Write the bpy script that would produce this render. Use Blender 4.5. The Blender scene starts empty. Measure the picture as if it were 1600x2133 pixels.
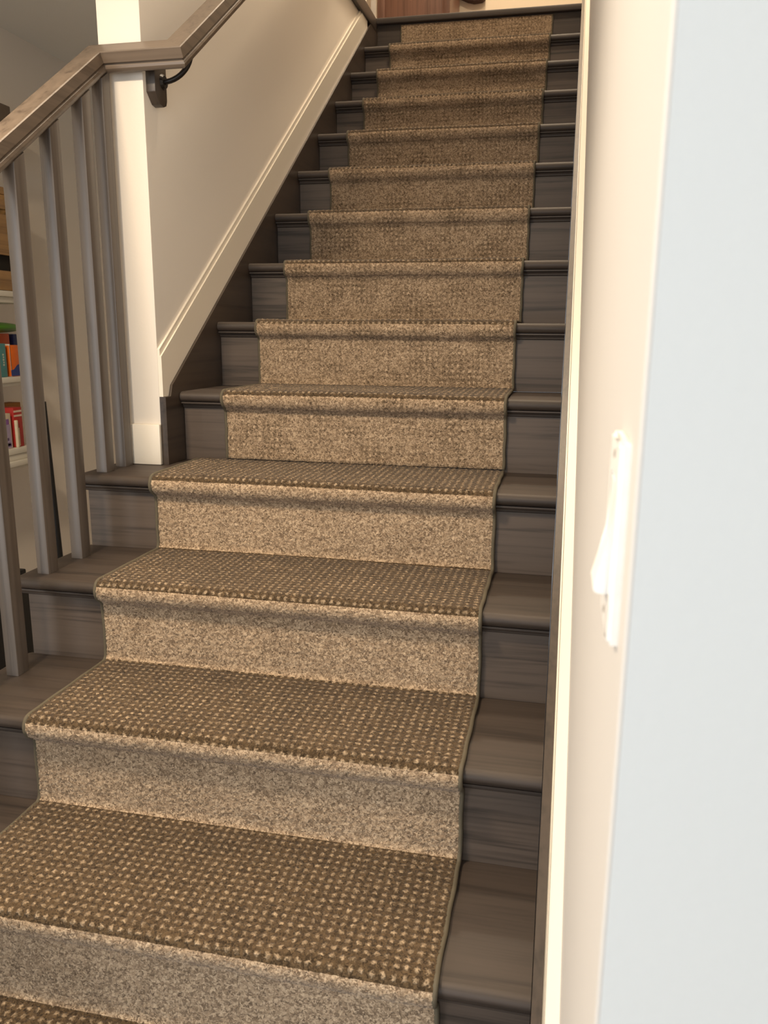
import bpy, bmesh, math, random
import numpy as np
from mathutils import Vector, Matrix

random.seed(4); rng = np.random.default_rng(4)
SC = bpy.context.scene
COL = SC.collection

# ------------------------------------------------------------------ camera
CAM = Vector((.6362, -.7163, 1.0803)); YAW, PITCH, ROLL, FPX = .2113, .2178, .0075, 1680.
fw = Vector((-math.sin(YAW)*math.cos(PITCH), math.cos(YAW)*math.cos(PITCH), -math.sin(PITCH)))
rt0 = Vector((math.cos(YAW), math.sin(YAW), 0)); up0 = rt0.cross(fw)
rt = rt0*math.cos(ROLL)+up0*math.sin(ROLL); up = -rt0*math.sin(ROLL)+up0*math.cos(ROLL)
cd = bpy.data.cameras.new('camera'); cam = bpy.data.objects.new('camera', cd); COL.objects.link(cam)
cam.matrix_world = Matrix(((rt.x, up.x, -fw.x, CAM.x), (rt.y, up.y, -fw.y, CAM.y), (rt.z, up.z, -fw.z, CAM.z), (0, 0, 0, 1)))
cd.sensor_fit = 'VERTICAL'; cd.sensor_height = 32.0; cd.lens = 32.0*FPX/2133
cd.clip_start = .02
cd.dof.use_dof = True; cd.dof.focus_distance = 1.9; cd.dof.aperture_fstop = cd.lens/3.0
SC.camera = cam
def at(px, py, X=None, Y=None, Z=None):
    d = fw*FPX+rt*(px-800)-up*(py-1066.5)
    t = (X-CAM.x)/d.x if X is not None else (Y-CAM.y)/d.y if Y is not None else (Z-CAM.z)/d.z
    return CAM+d*t

# ------------------------------------------------------------------ world, lights, exposure
w = bpy.data.worlds.new('sky'); SC.world = w; w.use_nodes = True
w.node_tree.nodes['Background'].inputs[0].default_value = (.80, .90, 1.0, 1)
w.node_tree.nodes['Background'].inputs[1].default_value = .6
SC.view_settings.view_transform = 'Standard'; SC.view_settings.look = 'None'
SC.view_settings.gamma = 1; SC.view_settings.use_curve_mapping = False
SC.view_settings.exposure = 0.1

def light(name, kind, loc, target, energy, color, sx=.1, sy=None, spread=None):
    l = bpy.data.lights.new(name, kind); l.energy = energy; l.color = color
    if kind == 'AREA':
        l.shape = 'RECTANGLE' if sy else 'DISK'; l.size = sx
        if sy: l.size_y = sy
        if spread: l.spread = spread
    else: l.shadow_soft_size = sx
    o = bpy.data.objects.new(name, l); COL.objects.link(o); o.location = loc
    o.rotation_euler = (Vector(target)-Vector(loc)).to_track_quat('-Z', 'Y').to_euler()
    return o
WARM = (1, .81, .59); DAY = (.955, .98, 1.0)
light('window_daylight', 'AREA', (-1.48, -1.85, .95), (0, -1.75, .95), 52, DAY, 1.7, 1.7)
light('patio_daylight', 'AREA', (.9, -4.17, 1.0), (.9, 0, .9), 44, (.80, .91, 1.0), 2.6, 2.0)
light('hall_downlight', 'AREA', (-.45, -.12, 2.185), (-.45, -.12, 0), 46, WARM, .30)
light('upstairs_lamp', 'AREA', (.1, 4.3, 4.97), (.1, 4.2, 0), 55, WARM, .3)
light('stairwell_fill', 'AREA', (.35, 1.9, 4.97), (.35, 1.9, 0), 50, WARM, .35)  # added overhead fill to brighten the left wall, not a known fixture
light('upstairs_daylight', 'AREA', (-1.7, 4.96, 4.0), (-.5, 3.0, 2.7), 16, DAY, 1.0, 1.2)

# ------------------------------------------------------------------ materials
def s2l(c): return tuple(((v/255)/12.92 if v/255 <= .04045 else ((v/255+.055)/1.055)**2.4) for v in c)+(1,)
def nodemat(name):
    m = bpy.data.materials.new(name); m.use_nodes = True
    nt = m.node_tree; return m, nt, nt.nodes['Principled BSDF']
def N(nt, t, **kw):
    n = nt.nodes.new(t)
    for k, v in kw.items():
        if k in n.inputs: n.inputs[k].default_value = v
        else: setattr(n, k, v)
    return n
def ramp(nt, fac, stops):
    r = nt.nodes.new('ShaderNodeValToRGB'); e = r.color_ramp.elements
    while len(e) < len(stops): e.new(.5)
    for i, (p, c) in enumerate(stops): e[i].position = p; e[i].color = c if len(c) == 4 else tuple(c)+(1,)
    nt.links.new(fac, r.inputs[0]); return r.outputs[0]
def bump(nt, h, b, strength=.3, dist=.002):
    n = N(nt, 'ShaderNodeBump', Strength=strength, Distance=dist)
    nt.links.new(h, n.inputs['Height']); nt.links.new(n.outputs[0], b.inputs['Normal'])

def paint(name, c, rough=.55, tex=140, amp=.08):
    m, nt, b = nodemat(name); c = s2l(c) if max(c) > 1 else tuple(c)+(1,)
    tc = N(nt, 'ShaderNodeTexCoord')
    n = N(nt, 'ShaderNodeTexNoise', Scale=tex, Detail=2.0); nt.links.new(tc.outputs['Object'], n.inputs['Vector'])
    n2 = N(nt, 'ShaderNodeTexNoise', Scale=1.4, Detail=2.0); nt.links.new(tc.outputs['Object'], n2.inputs['Vector'])
    col = ramp(nt, n2.outputs[0], [(.3, tuple(v*.965 for v in c[:3])+(1,)), (.7, c)])
    nt.links.new(col, b.inputs['Base Color']); b.inputs['Roughness'].default_value = rough
    bump(nt, n.outputs[0], b, amp, .002); return m
def wood(name, dark, mid, axis='X', rough=.38, scale=1.0, coat=.15):
    m, nt, b = nodemat(name)
    tc = N(nt, 'ShaderNodeTexCoord'); oi = N(nt, 'ShaderNodeObjectInfo')
    mp = N(nt, 'ShaderNodeMapping')
    sc = {'X': (1.1, 26, 26), 'Y': (26, 1.1, 26), 'Z': (26, 26, 1.1)}[axis]
    mp.inputs['Scale'].default_value = tuple(v*scale for v in sc)
    off = N(nt, 'ShaderNodeVectorMath', operation='SCALE'); off.inputs[0].default_value = (3.1, 7.7, 5.3)
    mul = N(nt, 'ShaderNodeMath', operation='MULTIPLY'); mul.inputs[1].default_value = 4.0
    nt.links.new(oi.outputs['Random'], mul.inputs[0]); nt.links.new(mul.outputs[0], off.inputs['Scale'])
    add = N(nt, 'ShaderNodeVectorMath', operation='ADD')
    nt.links.new(tc.outputs['Object'], add.inputs[0]); nt.links.new(off.outputs[0], add.inputs[1])
    nt.links.new(add.outputs[0], mp.inputs['Vector'])
    n = N(nt, 'ShaderNodeTexNoise', Scale=1.0, Detail=5.0, Roughness=.6, Distortion=1.1); nt.links.new(mp.outputs[0], n.inputs['Vector'])
    mp2 = N(nt, 'ShaderNodeMapping'); mp2.inputs['Scale'].default_value = tuple(v*scale*6 if v > 2 else v*scale*2.5 for v in sc)
    nt.links.new(add.outputs[0], mp2.inputs['Vector'])
    n2 = N(nt, 'ShaderNodeTexNoise', Scale=1.0, Detail=3.0); nt.links.new(mp2.outputs[0], n2.inputs['Vector'])
    mx = N(nt, 'ShaderNodeMath', operation='MULTIPLY_ADD'); mx.inputs[1].default_value = .45
    nt.links.new(n2.outputs[0], mx.inputs[0]); nt.links.new(n.outputs[0], mx.inputs[2])
    col = ramp(nt, mx.outputs[0], [(.5, tuple(dark)+(1,)), (.72, tuple(mid)+(1,)), (.95, tuple(v*1.18 for v in mid)+(1,))])
    nt.links.new(col, b.inputs['Base Color']); b.inputs['Roughness'].default_value = rough
    b.inputs['Coat Weight'].default_value = coat; b.inputs['Coat Roughness'].default_value = .3
    bump(nt, mx.outputs[0], b, .12, .001); return m
def plain(name, c, rough=.5, metal=0):
    m, nt, b = nodemat(name); c = s2l(c)
    tc = N(nt, 'ShaderNodeTexCoord')
    n = N(nt, 'ShaderNodeTexNoise', Scale=60.0, Detail=2.0); nt.links.new(tc.outputs['Object'], n.inputs['Vector'])
    nt.links.new(ramp(nt, n.outputs[0], [(.3, tuple(v*.9 for v in c[:3])+(1,)), (.7, c)]), b.inputs['Base Color'])
    b.inputs['Roughness'].default_value = rough; b.inputs['Metallic'].default_value = metal; return m

DOT = .0158
def carpet(name, tread, grid=0.):
    m, nt, b = nodemat(name); L = nt.links.new
    uv = N(nt, 'ShaderNodeUVMap', uv_map='UVMap')
    jit = N(nt, 'ShaderNodeTexNoise', Scale=190.0, Detail=2.0); L(uv.outputs[0], jit.inputs['Vector'])
    js = N(nt, 'ShaderNodeVectorMath', operation='SUBTRACT'); L(jit.outputs['Color'], js.inputs[0]); js.inputs[1].default_value = (.5, .5, .5)
    jm = N(nt, 'ShaderNodeVectorMath', operation='SCALE'); jm.inputs['Scale'].default_value = .013; L(js.outputs[0], jm.inputs[0])
    ja = N(nt, 'ShaderNodeVectorMath', operation='ADD'); L(uv.outputs[0], ja.inputs[0]); L(jm.outputs[0], ja.inputs[1])
    dv = N(nt, 'ShaderNodeVectorMath', operation='DIVIDE'); dv.inputs[1].default_value = (DOT, DOT, 1); L(ja.outputs[0], dv.inputs[0])
    fr = N(nt, 'ShaderNodeVectorMath', operation='FRACTION'); L(dv.outputs[0], fr.inputs[0])
    sb = N(nt, 'ShaderNodeVectorMath', operation='SUBTRACT'); sb.inputs[1].default_value = (.5, .5, 0); L(fr.outputs[0], sb.inputs[0])
    sq = N(nt, 'ShaderNodeVectorMath', operation='MULTIPLY'); sq.inputs[1].default_value = (1, 1, 0); L(sb.outputs[0], sq.inputs[0])
    ln = N(nt, 'ShaderNodeVectorMath', operation='LENGTH'); L(sq.outputs[0], ln.inputs[0])
    mr = N(nt, 'ShaderNodeMapRange'); mr.inputs['From Min'].default_value = .34; mr.inputs['From Max'].default_value = .10
    L(ln.outputs['Value'], mr.inputs['Value']); dot = mr.outputs[0]
    vo = N(nt, 'ShaderNodeTexVoronoi', Scale=300.0); L(ja.outputs[0], vo.inputs['Vector'])
    sp = N(nt, 'ShaderNodeSeparateColor'); L(vo.outputs['Color'], sp.inputs[0])
    fine = N(nt, 'ShaderNodeTexNoise', Scale=420.0, Detail=3.0, Roughness=.7); L(uv.outputs[0], fine.inputs['Vector'])
    big = N(nt, 'ShaderNodeTexNoise', Scale=9.0, Detail=3.0); L(uv.outputs[0], big.inputs['Vector'])
    sm = N(nt, 'ShaderNodeMath', operation='ADD'); L(sp.outputs[0], sm.inputs[0]); L(fine.outputs[0], sm.inputs[1])
    hm = N(nt, 'ShaderNodeMath', operation='MULTIPLY'); L(sm.outputs[0], hm.inputs[0]); hm.inputs[1].default_value = .5
    if tread:
        ground = ramp(nt, hm.outputs[0], [(.2, T_G0), (.75, T_G1)])
        tip = ramp(nt, hm.outputs[0], [(.2, T_D0), (.75, T_D1)])
    else:
        ground = ramp(nt, hm.outputs[0], [(.18, R_G0), (.5, R_G1), (.8, R_G2)])
        gm = ramp(nt, big.outputs[0], [(.40, (0, 0, 0)), (.62, (grid, grid, grid))])
        inv = N(nt, 'ShaderNodeMath', operation='SUBTRACT'); inv.inputs[0].default_value = 1; L(dot, inv.inputs[1])
        gg = N(nt, 'ShaderNodeMath', operation='MULTIPLY'); L(gm, gg.inputs[0]); L(inv.outputs[0], gg.inputs[1])
        gmx = N(nt, 'ShaderNodeMix', data_type='RGBA'); L(gg.outputs[0], gmx.inputs[0]); L(ground, gmx.inputs[6])
        L(ramp(nt, hm.outputs[0], [(.18, T_G0), (.8, R_G1)]), gmx.inputs[7]); ground = gmx.outputs[2]
        tip = ramp(nt, hm.outputs[0], [(.18, R_G0), (.46, R_G1), (.8, R_G2)])
    mix = N(nt, 'ShaderNodeMix', data_type='RGBA'); L(dot, mix.inputs[0]); L(ground, mix.inputs[6]); L(tip, mix.inputs[7])
    # soft worn patches
    wr = ramp(nt, big.outputs[0], [(.35, (.86, .86, .86)), (.65, (1, 1, 1))])
    mm = N(nt, 'ShaderNodeMix', data_type='RGBA', blend_type='MULTIPLY'); mm.inputs[0].default_value = 1
    L(mix.outputs[2], mm.inputs[6]); L(wr, mm.inputs[7]); L(mm.outputs[2], b.inputs['Base Color'])
    b.inputs['Roughness'].default_value = .95; b.inputs['Specular IOR Level'].default_value = .1
    b.inputs['Sheen Weight'].default_value = .15; b.inputs['Sheen Roughness'].default_value = .5
    hb = N(nt, 'ShaderNodeMath', operation='MULTIPLY_ADD'); hb.inputs[1].default_value = .6; L(dot, hb.inputs[0]); L(hm.outputs[0], hb.inputs[2])
    bump(nt, hb.outputs[0] if tread else hm.outputs[0], b, .8, .003); return m
T_G0, T_G1 = (.024, .0145, .0065, 1), (.128, .083, .043, 1)
T_D0, T_D1 = (.15, .103, .060, 1), (.49, .365, .235, 1)
R_G0, R_G1, R_G2 = (.10, .064, .040, 1), (.375, .265, .168, 1), (.68, .515, .35, 1)

M = {}
M['tread'] = wood('dark_stained_oak', (.023, .0158, .0118), (.047, .0335, .0255), 'X', rough=.58, coat=.03)
M['riser'] = wood('dark_stained_oak_riser', (.029, .021, .0155), (.086, .063, .048), 'X', rough=.55, coat=.03)
M['skirt'] = wood('dark_stained_skirt', (.024, .0165, .011), (.050, .035, .025), 'Y', scale=.8)
M['rail'] = wood('stained_rail_oak', (.085, .060, .042), (.155, .115, .083), 'Y', rough=.4)
M['railx'] = wood('stained_rail_oak_cross', (.085, .060, .042), (.155, .115, .083), 'X', rough=.4)
M['baluster'] = wood('stained_baluster_oak', (.058, .044, .035), (.108, .086, .070), 'Z', rough=.4)
M['dark'] = wood('dark_bracket_wood', (.03, .022, .017), (.055, .04, .03), 'Z')
M['wall'] = paint('warm_white_wall_paint', (.80, .73, .64))
M['endwall'] = paint('white_wall_paint', (.80, .80, .78))
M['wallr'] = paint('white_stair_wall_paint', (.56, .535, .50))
M['hall'] = paint('pale_blue_grey_hall_paint', (.72, .72, .70))
M['trim'] = paint('cream_gloss_trim_paint', (.80, .73, .62), .35, 60, .03)
M['ceil'] = paint('ceiling_paint', (.84, .82, .76))
M['upwall'] = paint('cream_upstairs_paint', (.78, .66, .50))
M['white'] = paint('white_shelf_paint', (.74, .70, .60), .4, 60, .03)
M['plastic'] = plain('white_switch_plastic', (245, 243, 238), .3)
M['screw'] = plain('screw_metal', (205, 200, 190), .3, 1)
M['black'] = plain('black_plastic', (14, 13, 13), .45)
M['metal'] = plain('black_bracket_metal', (38, 32, 28), .4, .3)
M['binding'] = plain('olive_binding_cord', (92, 84, 68), .9)
M['floor'] = wood('hall_oak_floor', (.10, .07, .045), (.19, .135, .09), 'Y')
M['cabinet'] = wood('red_brown_cabinet_wood', (.10, .045, .030), (.20, .10, .068), 'Z')
M['crate'] = wood('golden_brown_crate_wood', (.20, .10, .03), (.36, .20, .07), 'Y', coat=0)
M['ctread'] = carpet('runner_pile_dotted', True)
M['criser'] = carpet('runner_pile_flecked', False, .12)
M['criser_up'] = carpet('runner_pile_flecked_grid', False, .85)

# ------------------------------------------------------------------ mesh helpers
def link(name, me, mat=None, parent=None, loc=None):
    o = bpy.data.objects.new(name, me); COL.objects.link(o)
    if mat is not None and not me.materials: me.materials.append(mat)
    if parent is not None: o.parent = parent
    if loc is not None: o.location = loc
    return o
def tag(o, label=None, cat=None, group=None, kind=None):
    if label: o['label'] = label
    if cat: o['category'] = cat
    if group: o['group'] = group
    if kind: o['kind'] = kind
    return o
def empty(name, loc=(0, 0, 0)):
    o = bpy.data.objects.new(name, None); COL.objects.link(o); o.location = loc; o.empty_display_size = .05; return o
def smooth(me, ang=.7):
    for p in me.polygons: p.use_smooth = True
    try: me.set_sharp_from_angle(angle=ang)
    except Exception: pass
def mesh_bm(bm, name):
    me = bpy.data.meshes.new(name); bmesh.ops.recalc_face_normals(bm, faces=bm.faces); bm.to_mesh(me); bm.free(); return me
def add_box(bm, a, b, bev=0, seg=2):
    vs = [bm.verts.new((x, y, z)) for x in (a[0], b[0]) for y in (a[1], b[1]) for z in (a[2], b[2])]
    fs = [bm.faces.new([vs[i] for i in q]) for q in ((0, 1, 3, 2), (4, 6, 7, 5), (0, 4, 5, 1), (2, 3, 7, 6), (0, 2, 6, 4), (1, 5, 7, 3))]
    if bev:
        es = list({e for f in fs for e in f.edges})
        bmesh.ops.bevel(bm, geom=es, offset=bev, segments=seg, affect='EDGES', profile=.5)
def box(name, a, b, mat, parent=None, bev=0, seg=2, loc=None):
    bm = bmesh.new(); add_box(bm, a, b, bev, seg); me = mesh_bm(bm, name)
    if bev: smooth(me)
    return link(name, me, mat, parent, loc)
def prism(name, poly, lo, hi, axis, mat, parent=None, bev=0, sm=None):
    """poly: 2D outline extruded along axis ('X': poly=(y,z); 'Y': (x,z); 'Z': (x,y))"""
    def P(u, v, w): return {'X': (w, u, v), 'Y': (u, w, v), 'Z': (u, v, w)}[axis]
    bm = bmesh.new(); n = len(poly)
    A = [bm.verts.new(P(u, v, lo)) for u, v in poly]; B = [bm.verts.new(P(u, v, hi)) for u, v in poly]
    bm.faces.new(A); bm.faces.new(B[::-1])
    for i in range(n): bm.faces.new((A[i], A[(i+1) % n], B[(i+1) % n], B[i]))
    if bev: bmesh.ops.bevel(bm, geom=list(bm.edges), offset=bev, segments=2, affect='EDGES', profile=.5)
    me = mesh_bm(bm, name)
    if sm: smooth(me, sm)
    return link(name, me, mat, parent)
def tube_bm(bm, pts, rad, seg=8, caps=True):
    pts = [Vector(p) for p in pts]; rings = []
    for i, p in enumerate(pts):
        t = (pts[min(i+1, len(pts)-1)]-pts[max(i-1, 0)]).normalized()
        a = t.orthogonal().normalized() if i == 0 else (a-t*a.dot(t)).normalized()
        b = t.cross(a)
        r = rad[i] if isinstance(rad, (list, tuple)) else rad
        rings.append([bm.verts.new(p+(a*math.cos(k*2*math.pi/seg)+b*math.sin(k*2*math.pi/seg))*r) for k in range(seg)])
    for A, B in zip(rings, rings[1:]):
        for k in range(seg): bm.faces.new((A[k], A[(k+1) % seg], B[(k+1) % seg], B[k]))
    if caps: bm.faces.new(rings[0][::-1]); bm.faces.new(rings[-1])
def tube(name, pts, rad, mat, parent=None, seg=8):
    bm = bmesh.new(); tube_bm(bm, pts, rad, seg); me = mesh_bm(bm, name); smooth(me, 1.0); return link(name, me, mat, parent)

# ------------------------------------------------------------------ stair numbers
R, G = .185, .2605; SL = R/G
XL, XR = -.353, .643            # between the skirt boards
XO = -.513                      # open tread end
KB, KT = -1, 13                 # first and last step; landing is 14
ZF = KB*R-R                     # hall floor
ZL = 2.615                      # landing
YL = 14*G
WR = .676                       # right wall face
WL = -.370                      # left wall face (stair side)
YC = 1.207                      # end face of left wall
NF, RF = -.019, .0065           # nosing front and riser face relative to k*G
CEIL = 2.2

# ------------------------------------------------------------------ setting
def S(o): o['kind'] = 'structure'; return o
S(box('floor', (-1.5, -4.2, ZF-.1), (3.2, 3.0, ZF), M['floor']))
YE = -.299
# right wall with a softly rounded corner towards the hall
rc = .003; arc = [(WR+rc-rc*math.cos(a), YE+rc-rc*math.sin(a)) for a in [i*math.pi/12 for i in range(7)]]
poly = [(WR, 5.0)]+arc+[(WR+rc, -.20), (.80, -.20), (.80, 5.0)]
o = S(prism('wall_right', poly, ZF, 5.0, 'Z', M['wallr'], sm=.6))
S(box('wall_hall', (WR+rc, YE, ZF), (3.2, -.2, 5.0), M['hall']))
# left wall rising beside the upper flight; its end faces the hall
S(box('wall_left', (-.482, YC, 4*R), (WL, YL, 2.545), M['wall'], bev=.003))
for i, (a, b) in enumerate([((-1.62, -.95, ZF), (-1.5, 3.12, CEIL)), ((-1.62, -4.2, ZF), (-1.5, -2.75, CEIL)), ((-1.62, -2.75, ZF), (-1.5, -.95, .05)), ((-1.62, -2.75, 1.85), (-1.5, -.95, CEIL))]):
    S(box('wall_side_room_%d' % (i+1), a, b, M['wall']))
S(box('wall_side_room_end', (-1.5, 3.0, ZF), (-.482, 3.12, CEIL), M['wall']))
# panel closing the space under the flight on the open side
pl = [(-.20, ZF), (2.99, ZF), (2.99, 2.99*SL-.10), (1.36, .86), (1.36, .70), (-.20, -.36)]
S(prism('wall_under_stairs', pl, -.478, -.458, 'X', M['wall']))
# back of the hall: patio opening and side window opening
for i, (a, b) in enumerate([((-1.5, -4.3, ZF), (-.4, -4.2, CEIL)), ((2.2, -4.3, ZF), (3.2, -4.2, CEIL)), ((-.4, -4.3, 2.0), (2.2, -4.2, CEIL))]):
    S(box('wall_back_%d' % (i+1), a, b, M['endwall']))
S(box('wall_hall_side', (3.2, -4.3, ZF), (3.3, -.2, CEIL), M['endwall']))
# ceilings and the upper storey
S(box('ceiling_hall', (-.482, -4.2, CEIL), (3.2, .30, 2.60), M['ceil']))
S(box('ceiling_side_room', (-1.62, -4.2, CEIL), (-.482, 3.12, 2.545), M['ceil']))
S(box('floor_upper_side', (-3.0, .30, 2.55), (-.50, 3.6, 2.60), M['floor']))
S(box('floor_landing', (-3.0, YL+.06, 2.40), (WR, 5.0, ZL-.004), M['floor']))
S(box('wall_upstairs_back', (-3.0, 5.0, 2.40), (.80, 5.1, 5.0), M['upwall']))
S(box('wall_upstairs_left', (-3.1, .30, 2.60), (-3.0, 5.1, 5.0), M['wall']))
S(box('wall_upstairs_front', (-3.0, .20, 2.60), (WR, .30, 5.0), M['wall']))
wf = S(empty('window_1', (-1.7, 4.98, 3.4)))
for nm, a, b in (('window_jamb', (-2.26, 4.96, 3.36), (-2.20, 5.0, 4.64)), ('window_jamb', (-1.20, 4.96, 3.36), (-1.14, 5.0, 4.64)), ('window_head', (-2.20, 4.96, 4.60), (-1.20, 5.0, 4.64)), ('window_sill', (-2.20, 4.94, 3.36), (-1.20, 5.0, 3.40))):
    o = box(nm, a, b, M['trim']); o.parent = wf; o.matrix_parent_inverse = Matrix.Translation(wf.location).inverted()
S(box('ceiling_upper', (-3.1, .20, 5.0), (.80, 5.1, 5.1), M['ceil']))

# ------------------------------------------------------------------ staircase
st = tag(empty('staircase', (0, 0, ZF)), 'dark stained oak staircase with bare tread ends beside the patterned runner', 'staircase')
def under(o):
    o.parent = st; o.matrix_parent_inverse = Matrix.Translation((0, 0, -ZF)); return o
def nose_profile(y0, y1, th=.027, n=8):
    """tread cross-section (y,z), z=0 at the top, nosing round at y0"""
    r = th/2; pts = [(y1, 0)]
    for i in range(n+1):
        a = math.pi/2+math.pi*i/n; pts.append((y0+r+r*math.cos(a), -r+r*math.sin(a)))
    return pts+[(y1, -th)]
def tread_mesh(x0, x1, name, returned=False):
    prof = nose_profile(NF, G+RF+.004)
    bm = bmesh.new()
    xs = [x0, x1]
    if returned:                                    # rounded return nosing at the open end
        xs = [x0, x0+.004, x0+.0135, x1]
    rings = []
    for i, x in enumerate(xs):
        ins = {0: .010, 1: .004}.get(i, 0) if returned else 0
        ring = []
        for y, z in prof:
            cz = -.0135
            ring.append(bm.verts.new((x, y+(ins if y < .0 else 0), cz+(z-cz)*(1-ins/.0135*.75))))
        rings.append(ring)
    n = len(prof)
    for A, B in zip(rings, rings[1:]):
        for i in range(n): bm.faces.new((A[i], A[(i+1) % n], B[(i+1) % n], B[i]))
    bm.faces.new(rings[0][::-1]); bm.faces.new(rings[-1])
    me = mesh_bm(bm, name); smooth(me, .8); me.materials.append(M['tread']); return me
def riser_mesh(x0, x1, name):
    bm = bmesh.new(); add_box(bm, (x0, RF, -R+.0005), (x1, RF+.018, -.0272)); me = mesh_bm(bm, name); me.materials.append(M['riser']); return me
def cove_mesh(x0, x1, name):
    # small scotia moulding under the nosing: fillet, hollow, bead
    pr = [(RF, -.0272), (NF+.008, -.0272), (NF+.008, -.031), (RF-.009, -.033), (RF-.006, -.038), (RF-.0055, -.041), (RF-.003, -.043), (RF, -.0435)]
    bm = bmesh.new(); A = [bm.verts.new((x0, y, z)) for y, z in pr]; B = [bm.verts.new((x1, y, z)) for y, z in pr]; n = len(pr)
    bm.faces.new(A); bm.faces.new(B[::-1])
    for i in range(n): bm.faces.new((A[i], A[(i+1) % n], B[(i+1) % n], B[i]))
    me = mesh_bm(bm, name); me.materials.append(M['tread']); return me
tw, tn = tread_mesh(XO, XR-.001, 'tread_wide', True), tread_mesh(XL+.001, XR-.001, 'tread')
rw, rn = riser_mesh(-.492, XR-.001, 'riser_wide'), riser_mesh(XL+.001, XR-.001, 'riser')
cw, cn = cove_mesh(-.505, XR-.001, 'cove_wide'), cove_mesh(XL+.001, XR-.001, 'cove')
for k in range(KB, KT+1):
    wide = k <= 4
    for nm, me in (('tread', tw if wide else tn), ('riser', rw if wide else rn), ('cove_moulding', cw if wide else cn)):
        under(link(nm, me, None, None, (0, k*G, k*R)))
# last riser and landing nosing
under(box('riser', (XL+.001, YL+RF, 13*R+.0005), (XR-.001, YL+RF+.018, ZL-.0275), M['tread']))
o = link('landing_nosing', tread_mesh(XL-.01, XR+.012, 'landing_nosing'), None, None, (0, YL, ZL)); o.scale.y = .3; under(o); o.location = (0, YL-.012, ZL)
# skirt boards (dark) on both sides
DZ0, DZ1 = .058, .180
def zl(y, dz): return y*SL+dz
pl = [(YC, 4*R+.0005), (1.30, 4*R+.0005), (1.318, 4*R-.03), (YL, zl(YL, -.32)), (YL, ZL-.03), ((ZL-.03-DZ0)/SL, ZL-.03), (1.262, zl(1.262, DZ0)), (1.248, zl(1.248, DZ0)+.001), (1.236, .9165), (YC, .9165)]
o = under(prism('skirt_board', pl, WL, XL, 'X', M['skirt']))
pl = [(-.325, ZF), (-.10, ZF), (YL+.02, zl(YL, -.42)), (YL+.02, zl(YL, DZ0)), (-.325, zl(-.325, DZ0)+.02)]
under(prism('skirt_board', pl, XR, .6565, 'X', M['skirt']))
# outer stringer under the open tread ends
pl = [(-.24, ZF)]
for k in range(KB, 5):
    pl += [(k*G+RF+.018, (k-1)*R-.001 if k > KB else ZF), (k*G+RF+.018, k*R-.0275)]
pl += [(1.30, 4*R-.0275), (1.30, .40), (.1, ZF)]
pl = pl[1:]
under(prism('outer_stringer', pl, -.490, -.478, 'X', M['skirt']))
# dark nosing board that caps the left wall at the upper floor
under(box('upper_floor_edge', (-.50, .32, 2.5455), (-.352, YL, 2.612), M['skirt'], bev=.004))

# cream trim above the skirt boards
tl = S(empty('baseboard_left', (WL, YC, 4*R)))
def under2(o, p): o.parent = p; o.matrix_parent_inverse = Matrix.Translation(p.location).inverted(); return o
ye = 3.46
pl = [(YC, .917), (1.236, .917), (1.252, zl(1.252, DZ0)+.001), (ye, zl(ye, DZ0)), (ye, zl(ye, DZ1-.018)), (YC, zl(YC, DZ1-.018))]
under2(prism('trim_board', pl, WL, WL+.0105, 'X', M['trim']), tl)
pl = [(YC, zl(YC, DZ1-.018)), (ye, zl(ye, DZ1-.018)), (ye, zl(ye, DZ1)), (YC, zl(YC, DZ1))]
under2(prism('trim_bead', pl, WL, WL+.0065, 'X', M['trim']), tl)
S(box('baseboard_column', (-.484, YC-.011, 4*R+.0005), (WL+.0005, YC, .846), M['trim'], bev=.003))
trr = S(empty('baseboard_right', (WR, -.3, ZF)))
y0, y1 = -.318, YL
pl = [(y0, zl(y0, DZ0)), (y1, zl(y1, DZ0)), (y1, zl(y1, DZ1-.012)), (y0, zl(y0, DZ1-.012))]
under2(prism('trim_board', pl, .6595, WR, 'X', M['trim']), trr)
pl = [(y0, zl(y0, DZ1-.012)), (y1, zl(y1, DZ1-.012)), (y1, zl(y1, DZ1)), (y0, zl(y0, DZ1))]
under2(prism('trim_bead', pl, .6605, WR, 'X', M['trim']), trr)
pl = [(y0, zl(y0, DZ0)), (y1, zl(y1, DZ0)), (y1, zl(y1, DZ0+.010)), (y0, zl(y0, DZ0+.010))]
under2(prism('trim_lip', pl, .6570, .6595, 'X', M['trim']), trr)

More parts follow.
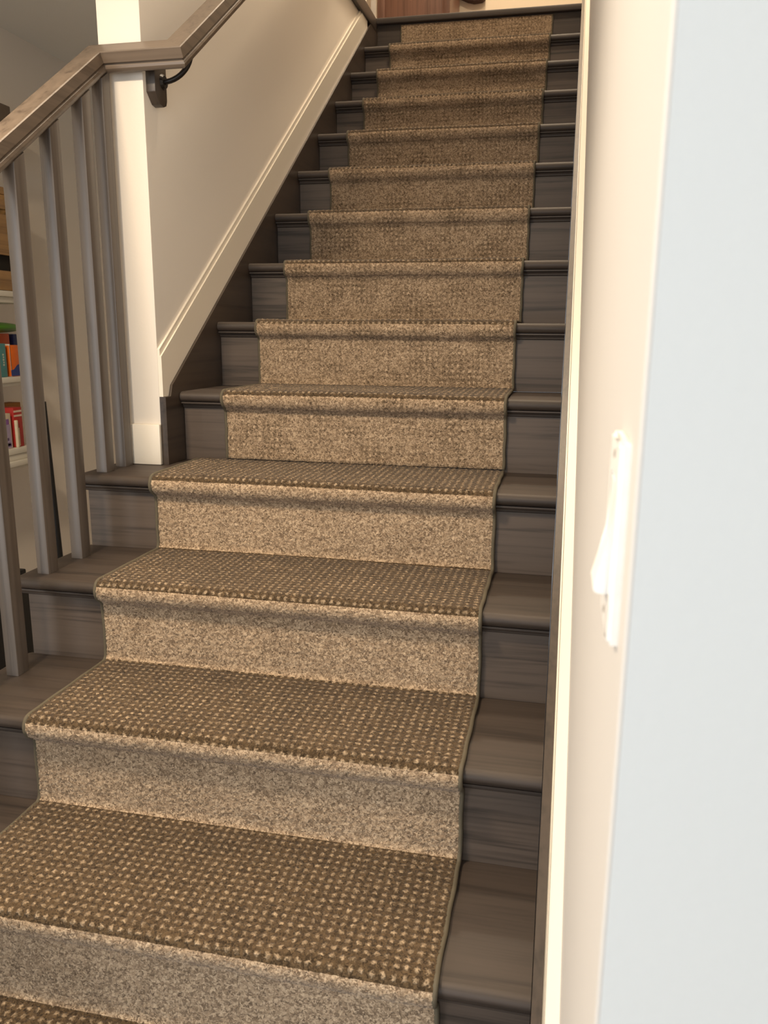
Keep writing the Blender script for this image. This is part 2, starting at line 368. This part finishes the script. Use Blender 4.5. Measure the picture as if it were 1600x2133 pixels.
# ------------------------------------------------------------------ carpet runner
CT = .009
def runner_profile(k0, k1, ds, full_last=True):
    """outer surface of the runner from the foot of riser k0 to the back of tread k1: (y, z, material flag, arc length)"""
    raw = []
    for k in range(k0, k1+1):
        yb, zb = k*G, k*R
        yr = yb+RF-CT
        cy, cz, cr, cv = yb+NF+.0125, zb-.0165, .0135+CT, .0165+CT
        raw.append((yr-.006 if k > k0 else yr, zb-R+CT, 1)); raw.append((yr-.0015, zb-R+CT+.006, 1)); raw.append((yr, zb-R+CT+.016, 1))
        raw.append((yr, zb-.060, 1)); raw.append((yr-.001, zb-.050, 1))
        for a in (256, 240, 220, 200, 185, 170):
            t = math.radians(a); raw.append((cy+cr*math.cos(t), cz+cv*math.sin(t), 1))
        for a in (154, 140, 125, 110, 90):
            t = math.radians(a); raw.append((cy+cr*math.cos(t), cz+cv*math.sin(t), 0))
        raw.append((yb+G+RF-CT-.012, zb+CT, 0))
    P = np.array(raw); seg = np.hypot(np.diff(P[:, 0]), np.diff(P[:, 1])); s = np.concatenate([[0], np.cumsum(seg)])
    n = int(s[-1]/ds); q = np.linspace(0, s[-1], n)
    y = np.interp(q, s, P[:, 0]); z = np.interp(q, s, P[:, 1])
    idx = np.clip(np.searchsorted(s, q, side='right')-1, 0, len(P)-2)
    fl = P[idx, 2]
    return y, z, fl, q
def runner(name, k0, k1, x0, x1, ds, label, tilt=0.0, top=None):
    root = tag(empty(name, ((x0+x1)/2, k0*G, (k0-1)*R)), label, 'carpet runner')
    y, z, fl, s = runner_profile(k0, k1, ds)
    if top:                                                     # the last riser up to the landing nosing
        y, z, fl, s = [np.concatenate([a, b]) for a, b in zip((y, z, fl, s), top(s[-1], ds))]
    bw = .0085
    xs = np.linspace(x0+bw*.6, x1-bw*.6, int((x1-x0)/ds)); ns, nx = len(s), len(xs)
    ty, tz = np.gradient(y), np.gradient(z); L = np.hypot(ty, tz)+1e-9; ny, nz = -tz/L, ty/L
    U, V = np.meshgrid(xs, s)
    dot = np.clip((.40-np.hypot((U/DOT) % 1-.5, (V/DOT) % 1-.5))/.22, 0, 1)
    tread = (fl == 0)[:, None]
    h = rng.normal(0, .0007, (ns, nx))+np.where(tread, dot*.0008-.0004, 0)
    edge = np.minimum(np.abs(U-x0), np.abs(U-x1)); h -= .004*np.exp(-edge/.006)
    # gentle lifts and sags of the pile over each step
    h += .0014*np.sin(U*9+V*3.1)*np.sin(V*5.3+1)
    Pv = np.stack([U+rng.normal(0, .0003, U.shape), y[:, None]+ny[:, None]*h, z[:, None]+nz[:, None]*h], -1).reshape(-1, 3)
    i = np.arange(ns*nx).reshape(ns, nx)
    F = np.stack([i[:-1, :-1], i[:-1, 1:], i[1:, 1:], i[1:, :-1]], -1).reshape(-1, 4)
    me = bpy.data.meshes.new('pile'); me.vertices.add(len(Pv)); me.vertices.foreach_set('co', Pv.ravel().astype(np.float32))
    me.loops.add(F.size); me.loops.foreach_set('vertex_index', F.ravel().astype(np.int32))
    me.polygons.add(len(F)); me.polygons.foreach_set('loop_start', np.arange(0, F.size, 4, dtype=np.int32))
    me.materials.append(M['ctread']); me.materials.append(M['criser_up'] if top else M['criser'])
    mi = np.repeat(fl[:-1].astype(np.int32), nx-1); me.polygons.foreach_set('material_index', mi)
    me.polygons.foreach_set('use_smooth', np.ones(len(F), dtype=bool))
    uvl = me.uv_layers.new(name='UVMap'); UV = np.stack([U, V], -1).reshape(-1, 2)[F.ravel()]
    uvl.data.foreach_set('uv', UV.ravel().astype(np.float32)); me.update(); me.validate()
    under2(link('pile', me), root)
    st_ = max(1, int(.006/ds)); yy, zz = (y-ny*.0035)[::st_], (z-nz*.0035)[::st_]
    for xb in (x0+.0042, x1-.0042):
        under2(tube('binding_cord', [(xb+.0006*math.sin(j*.35), a, b) for j, (a, b) in enumerate(zip(yy, zz))], .0044, M['binding'], None, 7), root)
    return root
XC = .5137
runner('stair_runner', KB, 4, -.3115, XC, .0028, 'wide brown dotted carpet runner covering the lower steps')
def last_riser(s0, ds):
    zb = np.arange(13*R+CT+.004, ZL-.032, ds); n = len(zb)
    return np.full(n, YL+RF-CT), zb, np.ones(n), s0+.01+np.arange(n)*ds
runner('stair_runner', 5, 13, -.2343, XC, .0036, 'narrower brown dotted carpet runner covering the upper steps', top=last_riser)

# ------------------------------------------------------------------ railing
rail = tag(empty('stair_railing', (-.46, -.25, ZF)), 'grey-brown oak handrail with square balusters stepping around the white wall end', 'stair railing')
th = math.atan(SL); ct, sn = math.cos(th), math.sin(th)
O0 = Vector((0, 1.147, 1.711)); eS = Vector((0, ct, sn)); eN = Vector((0, -sn, ct))
RW = .0265; RH = .050
prof = [(-RW+.002, 0), (RW-.002, 0), (RW, -.002), (RW, -.0245), (RW-.005, -.0265), (RW-.0055, -.0285), (RW-.002, -.032), (RW-.0005, -.037), (RW-.0015, -.042), (RW-.005, -.047), (RW-.011, -.050)]
prof = prof+[(-a, b) for a, b in prof[::-1]][:-2]
xl, xu = -.4437-RW, -.243-RW; sc_ = RW
path = [Vector((xl, -1.72)), Vector((xl, sc_)), Vector((xu, sc_)), Vector((xu, 2.55))]
def railseg(name, i, mat):
    A, B = path[i], path[i+1]; d = (B-A).normalized()
    def mitre(j):
        p = path[j]; dirs = []
        if j > 0: dirs.append((path[j]-path[j-1]).normalized())
        if j < len(path)-1: dirs.append((path[j+1]-path[j]).normalized())
        nrm = [Vector((q.y, -q.x)) for q in dirs]
        if len(nrm) == 1: return nrm[0]
        m = (nrm[0]+nrm[1]).normalized(); return m/m.dot(nrm[0])
    bm = bmesh.new(); rings = []
    for j in (i, i+1):
        m = mitre(j)
        rings.append([bm.verts.new(O0+Vector((path[j].x+m.x*a, 0, 0))+eS*(path[j].y+m.y*a)+eN*b) for a, b in prof])
    n = len(prof)
    for q in range(n): bm.faces.new((rings[0][q], rings[0][(q+1) % n], rings[1][(q+1) % n], rings[1][q]))
    bm.faces.new(rings[0][::-1]); bm.faces.new(rings[1])
    me = mesh_bm(bm, name); smooth(me, .45); return under2(link(name, me, mat), rail)
railseg('handrail_lower', 0, M['rail']); railseg('handrail_cross', 1, M['railx']); railseg('handrail_upper', 2, M['rail'])
def railbottom(y): return 1.711+(y-1.147)*SL-(RH-.003)/ct
def baluster(x, y, z0, hw=.0147, hd=.0185):
    yb0, yb1 = y-hd, y+hd
    pl = [(yb0, z0), (yb1, z0), (yb1, railbottom(yb1)), (yb0, railbottom(yb0))]
    bm = bmesh.new(); A = [bm.verts.new((x-hw, a, b)) for a, b in pl]; B = [bm.verts.new((x+hw, a, b)) for a, b in pl]
    bm.faces.new(A); bm.faces.new(B[::-1])
    for i in range(4): bm.faces.new((A[i], A[(i+1) % 4], B[(i+1) % 4], B[i]))
    bmesh.ops.bevel(bm, geom=[e for e in bm.edges if abs(e.verts[0].co.z-e.verts[1].co.z) > .3], offset=.0025, segments=2, affect='EDGES', profile=.5)
    me = mesh_bm(bm, 'baluster'); smooth(me, .7); return under2(link('baluster', me, M['baluster']), rail)
XB = -.4594
for k in range(KB, 5):
    if k > KB: baluster(XB, k*G+.0365, k*R+.0003)
    baluster(XB, k*G+(.1665 if k < 4 else .1275), k*R+.0003)
under2(box('newel_post', (XB-.045, KB*G-.01, KB*R+.0003), (XB+.045, KB*G+.08, 1.02), M['baluster'], bev=.004), rail)
under2(box('newel_cap', (XB-.055, KB*G-.02, 1.02), (XB+.055, KB*G+.09, 1.05), M['baluster'], bev=.006), rail)
# bracket carrying the upper rail
br = under2(prism('rail_bracket', [(1.220, 1.642), (1.244, 1.619), (1.262, 1.616), (1.276, 1.622), (1.281, 1.634), (1.281, 1.745), (1.220, 1.745)], WL, WL+.024, 'X', M['dark'], bev=.002, sm=.6), rail)
pts = []
yb = 1.262; zt = railbottom(yb)+.004
for i in range(13):
    a = i/12*math.pi/2
    pts.append((WL+.024+(xu-WL-.024)*math.sin(a), yb, zt-.066+.066*(1-math.cos(a))))
arm = tube('bracket_arm', pts+[(xu, yb, zt)], .0062, M['metal'], None, 10); under2(arm, br)
bm = bmesh.new(); bmesh.ops.create_cone(bm, cap_ends=True, segments=20, radius1=.018, radius2=.014, depth=.006, matrix=Matrix.Translation((WL+.027, yb, zt-.066)) @ Matrix.Rotation(math.pi/2, 4, 'Y'))
ro = link('bracket_rosette', mesh_bm(bm, 'rosette'), M['metal']); under2(ro, br)

# ------------------------------------------------------------------ light switch on the right wall
PX = WR-.006
sw = tag(empty('light_switch', (WR, -.228, .907)), 'white rocker light switch with tilted paddle on the right wall near its corner', 'light switch')
def box2(name, a, b, mat, par, bev=0, seg=2): return under2(box(name, a, b, mat, None, bev, seg), par)
bm = bmesh.new()
ya, yb_, za, zb_ = -.265, -.191, .907, 1.022; wy, wz = (-.2475, -.2085), (.9300, .9990)
for a, b in (((PX, ya, za), (WR, wy[0], zb_)), ((PX, wy[1], za), (WR, yb_, zb_)), ((PX, wy[0], za), (WR, wy[1], wz[0])), ((PX, wy[0], wz[1]), (WR, wy[1], zb_))):
    add_box(bm, a, b)
bmesh.ops.remove_doubles(bm, verts=bm.verts, dist=1e-5)
bmesh.ops.bevel(bm, geom=[e for e in bm.edges if abs(e.verts[0].co.x-PX) < 1e-6 and abs(e.verts[1].co.x-PX) < 1e-6 and len(e.link_faces) == 2 and abs(e.link_faces[0].normal.dot(e.link_faces[1].normal)) < .5], offset=.002, segments=2, affect='EDGES')
me = mesh_bm(bm, 'wall_plate'); under2(link('wall_plate', me, M['plastic']), sw)
zc = .9645; pd = [(WR, wz[1]-.0015), (PX+.0005, wz[1]-.0015), (PX-.0008, zc), (PX-.0085, wz[0]+.0035), (PX-.0060, wz[0]+.0015), (WR, wz[0]+.0015)]
bm = bmesh.new(); A = [bm.verts.new((x, wy[0]+.0012, z)) for x, z in pd]; B = [bm.verts.new((x, wy[1]-.0012, z)) for x, z in pd]
bm.faces.new(A); bm.faces.new(B[::-1])
for i in range(6): bm.faces.new((A[i], A[(i+1) % 6], B[(i+1) % 6], B[i]))
bmesh.ops.bevel(bm, geom=list(bm.edges), offset=.0006, segments=2, affect='EDGES')
under2(link('paddle', mesh_bm(bm, 'paddle'), M['plastic']), sw)
for z in (1.0125, .9165):
    bm = bmesh.new(); bmesh.ops.create_uvsphere(bm, u_segments=12, v_segments=6, radius=.0032, matrix=Matrix.Translation((PX+.0004, -.228, z)) @ Matrix.Scale(.3, 4, (1, 0, 0)))
    under2(link('screw', mesh_bm(bm, 'screw'), M['screw']), sw)

# ------------------------------------------------------------------ side room: wall shelves and what stands on them
XS = -1.30
def shelf(z0, z1, which, lip=True):
    r_ = tag(empty('wall_shelf', (-1.5, 1.9, z0)), which, 'shelf', 'white wall shelves beyond the balusters')
    box2('shelf_board', (-1.5, 1.35, z1-.020), (XS, 2.06, z1), M['white'], r_, .002)
    box2('shelf_apron', (-1.5, 1.355, z0), (XS-.012, 2.055, z1-.020), M['white'], r_, .002)
shelf(1.178, 1.219, 'white wall shelf under the brown wooden crate')
shelf(.883, .917, 'white wall shelf carrying the teal and orange books')
shelf(.581, .612, 'lowest white wall shelf holding a flat white box')
shelf(1.700, 1.738, 'highest white wall shelf hidden behind the handrail')
def ay(px, py): return at(px, py, X=XS).y
def stand(name, label, cat, px0, px1, py, z0, z1, mat, depth=.14, xoff=.012, group=None, bev=.0015):
    x1 = XS-xoff
    o = box(name, (x1-depth, at(px0, py, X=x1).y, z0), (x1, at(px1, py, X=x1).y, z1), mat, None, bev); tag(o, label, cat, group); return o
tag(box('storage_box', (-1.48, 1.60, 1.7385), (-1.31, 2.02, 1.852), plain('grey_brown_box', (112, 98, 84), .8), None, .004), 'grey-brown storage box on the highest shelf above the handrail', 'box')
cr = tag(empty('wooden_crate', (-1.40, 1.75, 1.2195)), 'golden-brown slatted wooden crate on the white shelf', 'crate')
cy0, cy1 = 1.50, ay(12, 480)+.10
for za, zb in ((1.221, 1.288), (1.342, 1.480), (1.497, 1.530), (1.548, 1.572)):
    box2('slat', (-1.322, cy0, za), (-1.310, cy1, zb), M['crate'], cr, .0015)
    box2('slat', (-1.478, cy0, za), (-1.466, cy1, zb), M['crate'], cr, .0015)
for ya2 in (cy0, cy1-.012):
    box2('end_panel', (-1.466, ya2, 1.221), (-1.322, ya2+.012, 1.572), M['crate'], cr, .0015)
box2('bottom_board', (-1.466, cy0+.012, 1.221), (-1.322, cy1-.012, 1.231), M['crate'], cr)
tag(box('dark_bag', (-1.455, cy0+.02, 1.2315), (-1.335, cy1-.03, 1.47), plain('dark_brown_cloth', (40, 34, 26), .9), None, .02, 3), 'dark cloth bundle stored inside the wooden crate', 'cloth')
# second shelf
z2 = .9175
bk = tag(empty('book', (-1.36, ay(10, 750), z2)), 'teal book with pale lettering on its cover, standing on the middle shelf', 'book')
box2('cover', (-1.452, ay(-9, 750), z2), (-1.312, ay(20, 750), z2+.118), plain('teal_cover', (70, 135, 135), .4), bk, .002)
for i in range(5):
    box2('lettering', (-1.3122, ay(12, 750)+.002*(i % 2), z2+.040+i*.009), (-1.3114, ay(15, 750), z2+.046+i*.009), plain('pale_print', (190, 190, 170), .5), bk)
stand('book', 'thin white book between the teal and orange books', 'book', 21.5, 23.8, 750, z2, z2+.116, plain('white_cover', (205, 195, 180), .5))
bk = tag(empty('book', (-1.36, ay(34, 750), z2)), 'orange book with a dark blue wave along its foot', 'book')
yA, yB = ay(27.5, 750), ay(46, 750)
box2('cover', (-1.452, yA, z2), (-1.312, yB, z2+.112), plain('orange_cover', (225, 105, 20), .4), bk, .002)
pl = [(yA, z2+.002), (yB, z2+.002), (yB, z2+.044), (yA+(yB-yA)*.7, z2+.040), (yA+(yB-yA)*.35, z2+.026), (yA, z2+.022)]
under2(prism('blue_wave', pl, -1.3122, -1.3112, 'X', plain('blue_print', (30, 55, 120), .4)), bk)
stand('book', 'tall dark blue book behind the orange book', 'book', 27, 42, 700, z2, z2+.150, plain('navy_cover', (32, 46, 98), .4), .028, .155)
stand('box', 'orange carton behind the teal book', 'box', -6, 19, 700, z2, z2+.152, plain('orange_carton', (205, 85, 30), .5), .028, .155)
gb = bmesh.new(); bmesh.ops.create_uvsphere(gb, u_segments=24, v_segments=12, radius=1, matrix=Matrix.Translation((-1.40, at(-2, 680, X=-1.36).y, z2+.174)) @ Matrix.Diagonal((.085, .15, .020, 1)))
me = mesh_bm(gb, 'green_dish'); smooth(me, 3); tag(link('green_disc', me, plain('green_plastic', (70, 120, 30), .35)), 'green rounded plastic dish lying across the book tops', 'dish')
# lowest shelf
z3 = .6125
fb = tag(empty('flat_box', (-1.39, 1.8, z3)), 'flat white lidded box lying on the lowest shelf', 'box')
box2('box_base', (-1.48, 1.50, z3), (-1.312, 2.03, z3+.022), M['white'], fb, .001)
box2('box_lid', (-1.484, 1.495, z3+.0235), (-1.307, 2.035, z3+.045), M['white'], fb, .0015)
z3 = .658
pb = tag(empty('carton', (-1.37, ay(24, 905), z3)), 'purple and lavender carton on the flat white box', 'carton')
yA, yB = ay(12, 905), ay(36, 905)
box2('carton_body', (-1.42, yA, z3), (-1.322, yB, z3+.128), plain('cream_card', (208, 190, 165), .6), pb, .001)
box2('lavender_panel', (-1.322, yA+.002, z3+.002), (-1.3212, yB-.006, z3+.088), plain('lavender_print', (165, 150, 175), .5), pb)
box2('purple_band', (-1.322, yA+.002, z3+.088), (-1.3212, yB-.012, z3+.108), plain('purple_print', (130, 85, 150), .5), pb)
for i, (u0, u1, h0, h1) in enumerate(((.1, .8, .012, .022), (.2, .45, .022, .034), (.45, .7, .03, .040), (.55, .85, .008, .018))):
    box2('print_mark', (-1.3212, yA+(yB-yA)*u0, z3+h0), (-1.3207, yA+(yB-yA)*u1, z3+h1), plain('dark_purple_print', (90, 70, 105), .5), pb)
stand('booklet', 'cream booklet beside the purple carton', 'booklet', 36.8, 40, 905, z3, z3+.10, plain('cream_paper', (215, 200, 170), .7))
rb = tag(empty('carton', (-1.37, ay(49, 905), z3)), 'red and cream striped carton at the end of the lowest shelf', 'carton')
yA, yB = ay(42.5, 905), ay(60, 905)
box2('carton_body', (-1.42, yA, z3), (-1.322, yB, z3+.145), plain('red_card', (175, 40, 32), .5), rb, .001)
box2('cream_panel', (-1.322, yA+.002, z3+.004), (-1.3212, yA+(yB-yA)*.55, z3+.07), plain('cream_print', (215, 195, 165), .5), rb)
box2('yellow_panel', (-1.322, yA+.002, z3+.07), (-1.3212, yA+(yB-yA)*.35, z3+.10), plain('yellow_print', (205, 150, 50), .5), rb)
for h in (.112, .128): box2('cream_stripe', (-1.322, yA+.002, z3+h), (-1.3212, yB-.002, z3+h+.007), plain('cream_stripe', (220, 195, 175), .5), rb)
stand('cardboard_box', 'brown cardboard box behind the purple carton', 'box', 11, 46, 880, z3, z3+.150, plain('cardboard', (165, 110, 50), .8), .05, .125)

# black things standing behind the open side of the stairs
bc = tag(empty('black_case', (-.9, 1.25, ZF)), 'black upright case standing behind the open side of the stairs', 'case')
pa = at(50, 1186, X=-.80)
box2('case_body', (-1.05, pa.y-.30, ZF+.001), (-.80, pa.y+.035, pa.z-.03), M['black'], bc, .015, 3)
box2('case_handle', (-.94, pa.y-.02, pa.z-.0305), (-.80, pa.y+.010, pa.z), M['black'], bc, .004)
box2('case_edge', (-.80, pa.y-.29, ZF+.02), (-.785, pa.y+.030, pa.z-.06), M['black'], bc, .003)
a_, b_ = at(90, 850, X=-.98), at(125, 1165, X=-.98)
d_ = (b_-a_).normalized(); end = b_+d_*((b_.z-ZF-.012)/-d_.z); topp = a_-d_*.02
pole = tag(empty('leaning_pole', end), 'thin black pole leaning behind the second baluster', 'pole')
under2(tube('shaft', [topp, end], .011, M['black'], None, 12), pole)
under2(tube('foot', [end+Vector((0, 0, .03))-d_*.01, end], .0118, M['black'], None, 12), pole)

# ------------------------------------------------------------------ upstairs landing
Y5 = 4.5
xa, xb2 = at(787, 30, Y=Y5).x, at(938, 10, Y=Y5).x
cb = tag(empty('cabinet', ((xa+xb2)/2, Y5+.2, ZL)), 'reddish-brown wooden cabinet on the upstairs landing', 'cabinet')
box2('cabinet_body', (xa, Y5, ZL), (xb2, Y5+.42, ZL+1.1), M['cabinet'], cb, .004)
box2('cabinet_top', (xa-.02, Y5-.02, ZL+1.1), (xb2+.02, Y5+.43, ZL+1.13), M['cabinet'], cb, .004)
fr_ = .045
box2('stile', (xa, Y5-.014, ZL+.04), (xa+fr_, Y5, ZL+1.08), M['cabinet'], cb, .002)
box2('stile', (xb2-fr_, Y5-.014, ZL+.04), (xb2, Y5, ZL+1.08), M['cabinet'], cb, .002)
box2('rail', (xa+fr_, Y5-.014, ZL+.04), (xb2-fr_, Y5, ZL+.10), M['cabinet'], cb, .002)
box2('rail', (xa+fr_, Y5-.014, ZL+1.0), (xb2-fr_, Y5, ZL+1.08), M['cabinet'], cb, .002)
q0, q1 = at(958, 0, Y=4.97), at(1011, 2, Y=4.97)
bg = bmesh.new()
pl = [(q0.x, q0.z+.55), (q0.x, q0.z+.01), (q0.x+.05, q0.z-.012), (q0.x+.09, q0.z-.024), (q1.x-.02, q0.z-.020), (q1.x, q0.z-.008), (q1.x, q0.z+.55)]
hg = tag(prism('hanging_bag', pl, 4.945, 4.9985, 'Y', plain('dark_brown_fabric', (70, 48, 40), .85), None, .006, .6), 'dark brown bag hanging flat on the cream upstairs wall', 'bag')
# upstairs guard post at the corner of the opening
gp = tag(empty('guard_post', (-.53, 3.62, 2.60)), 'pale painted post beside the upstairs landing corner', 'post')
pq = at(780, 20, Y=3.70)
box2('post_shaft', (pq.x-.022, 3.71, ZL), (pq.x+.004, 3.735, 3.6), M['wall'], gp, .003)
box2('post_base', (pq.x-.028, 3.704, ZL-.003), (pq.x+.010, 3.741, ZL+.03), M['wall'], gp, .002)
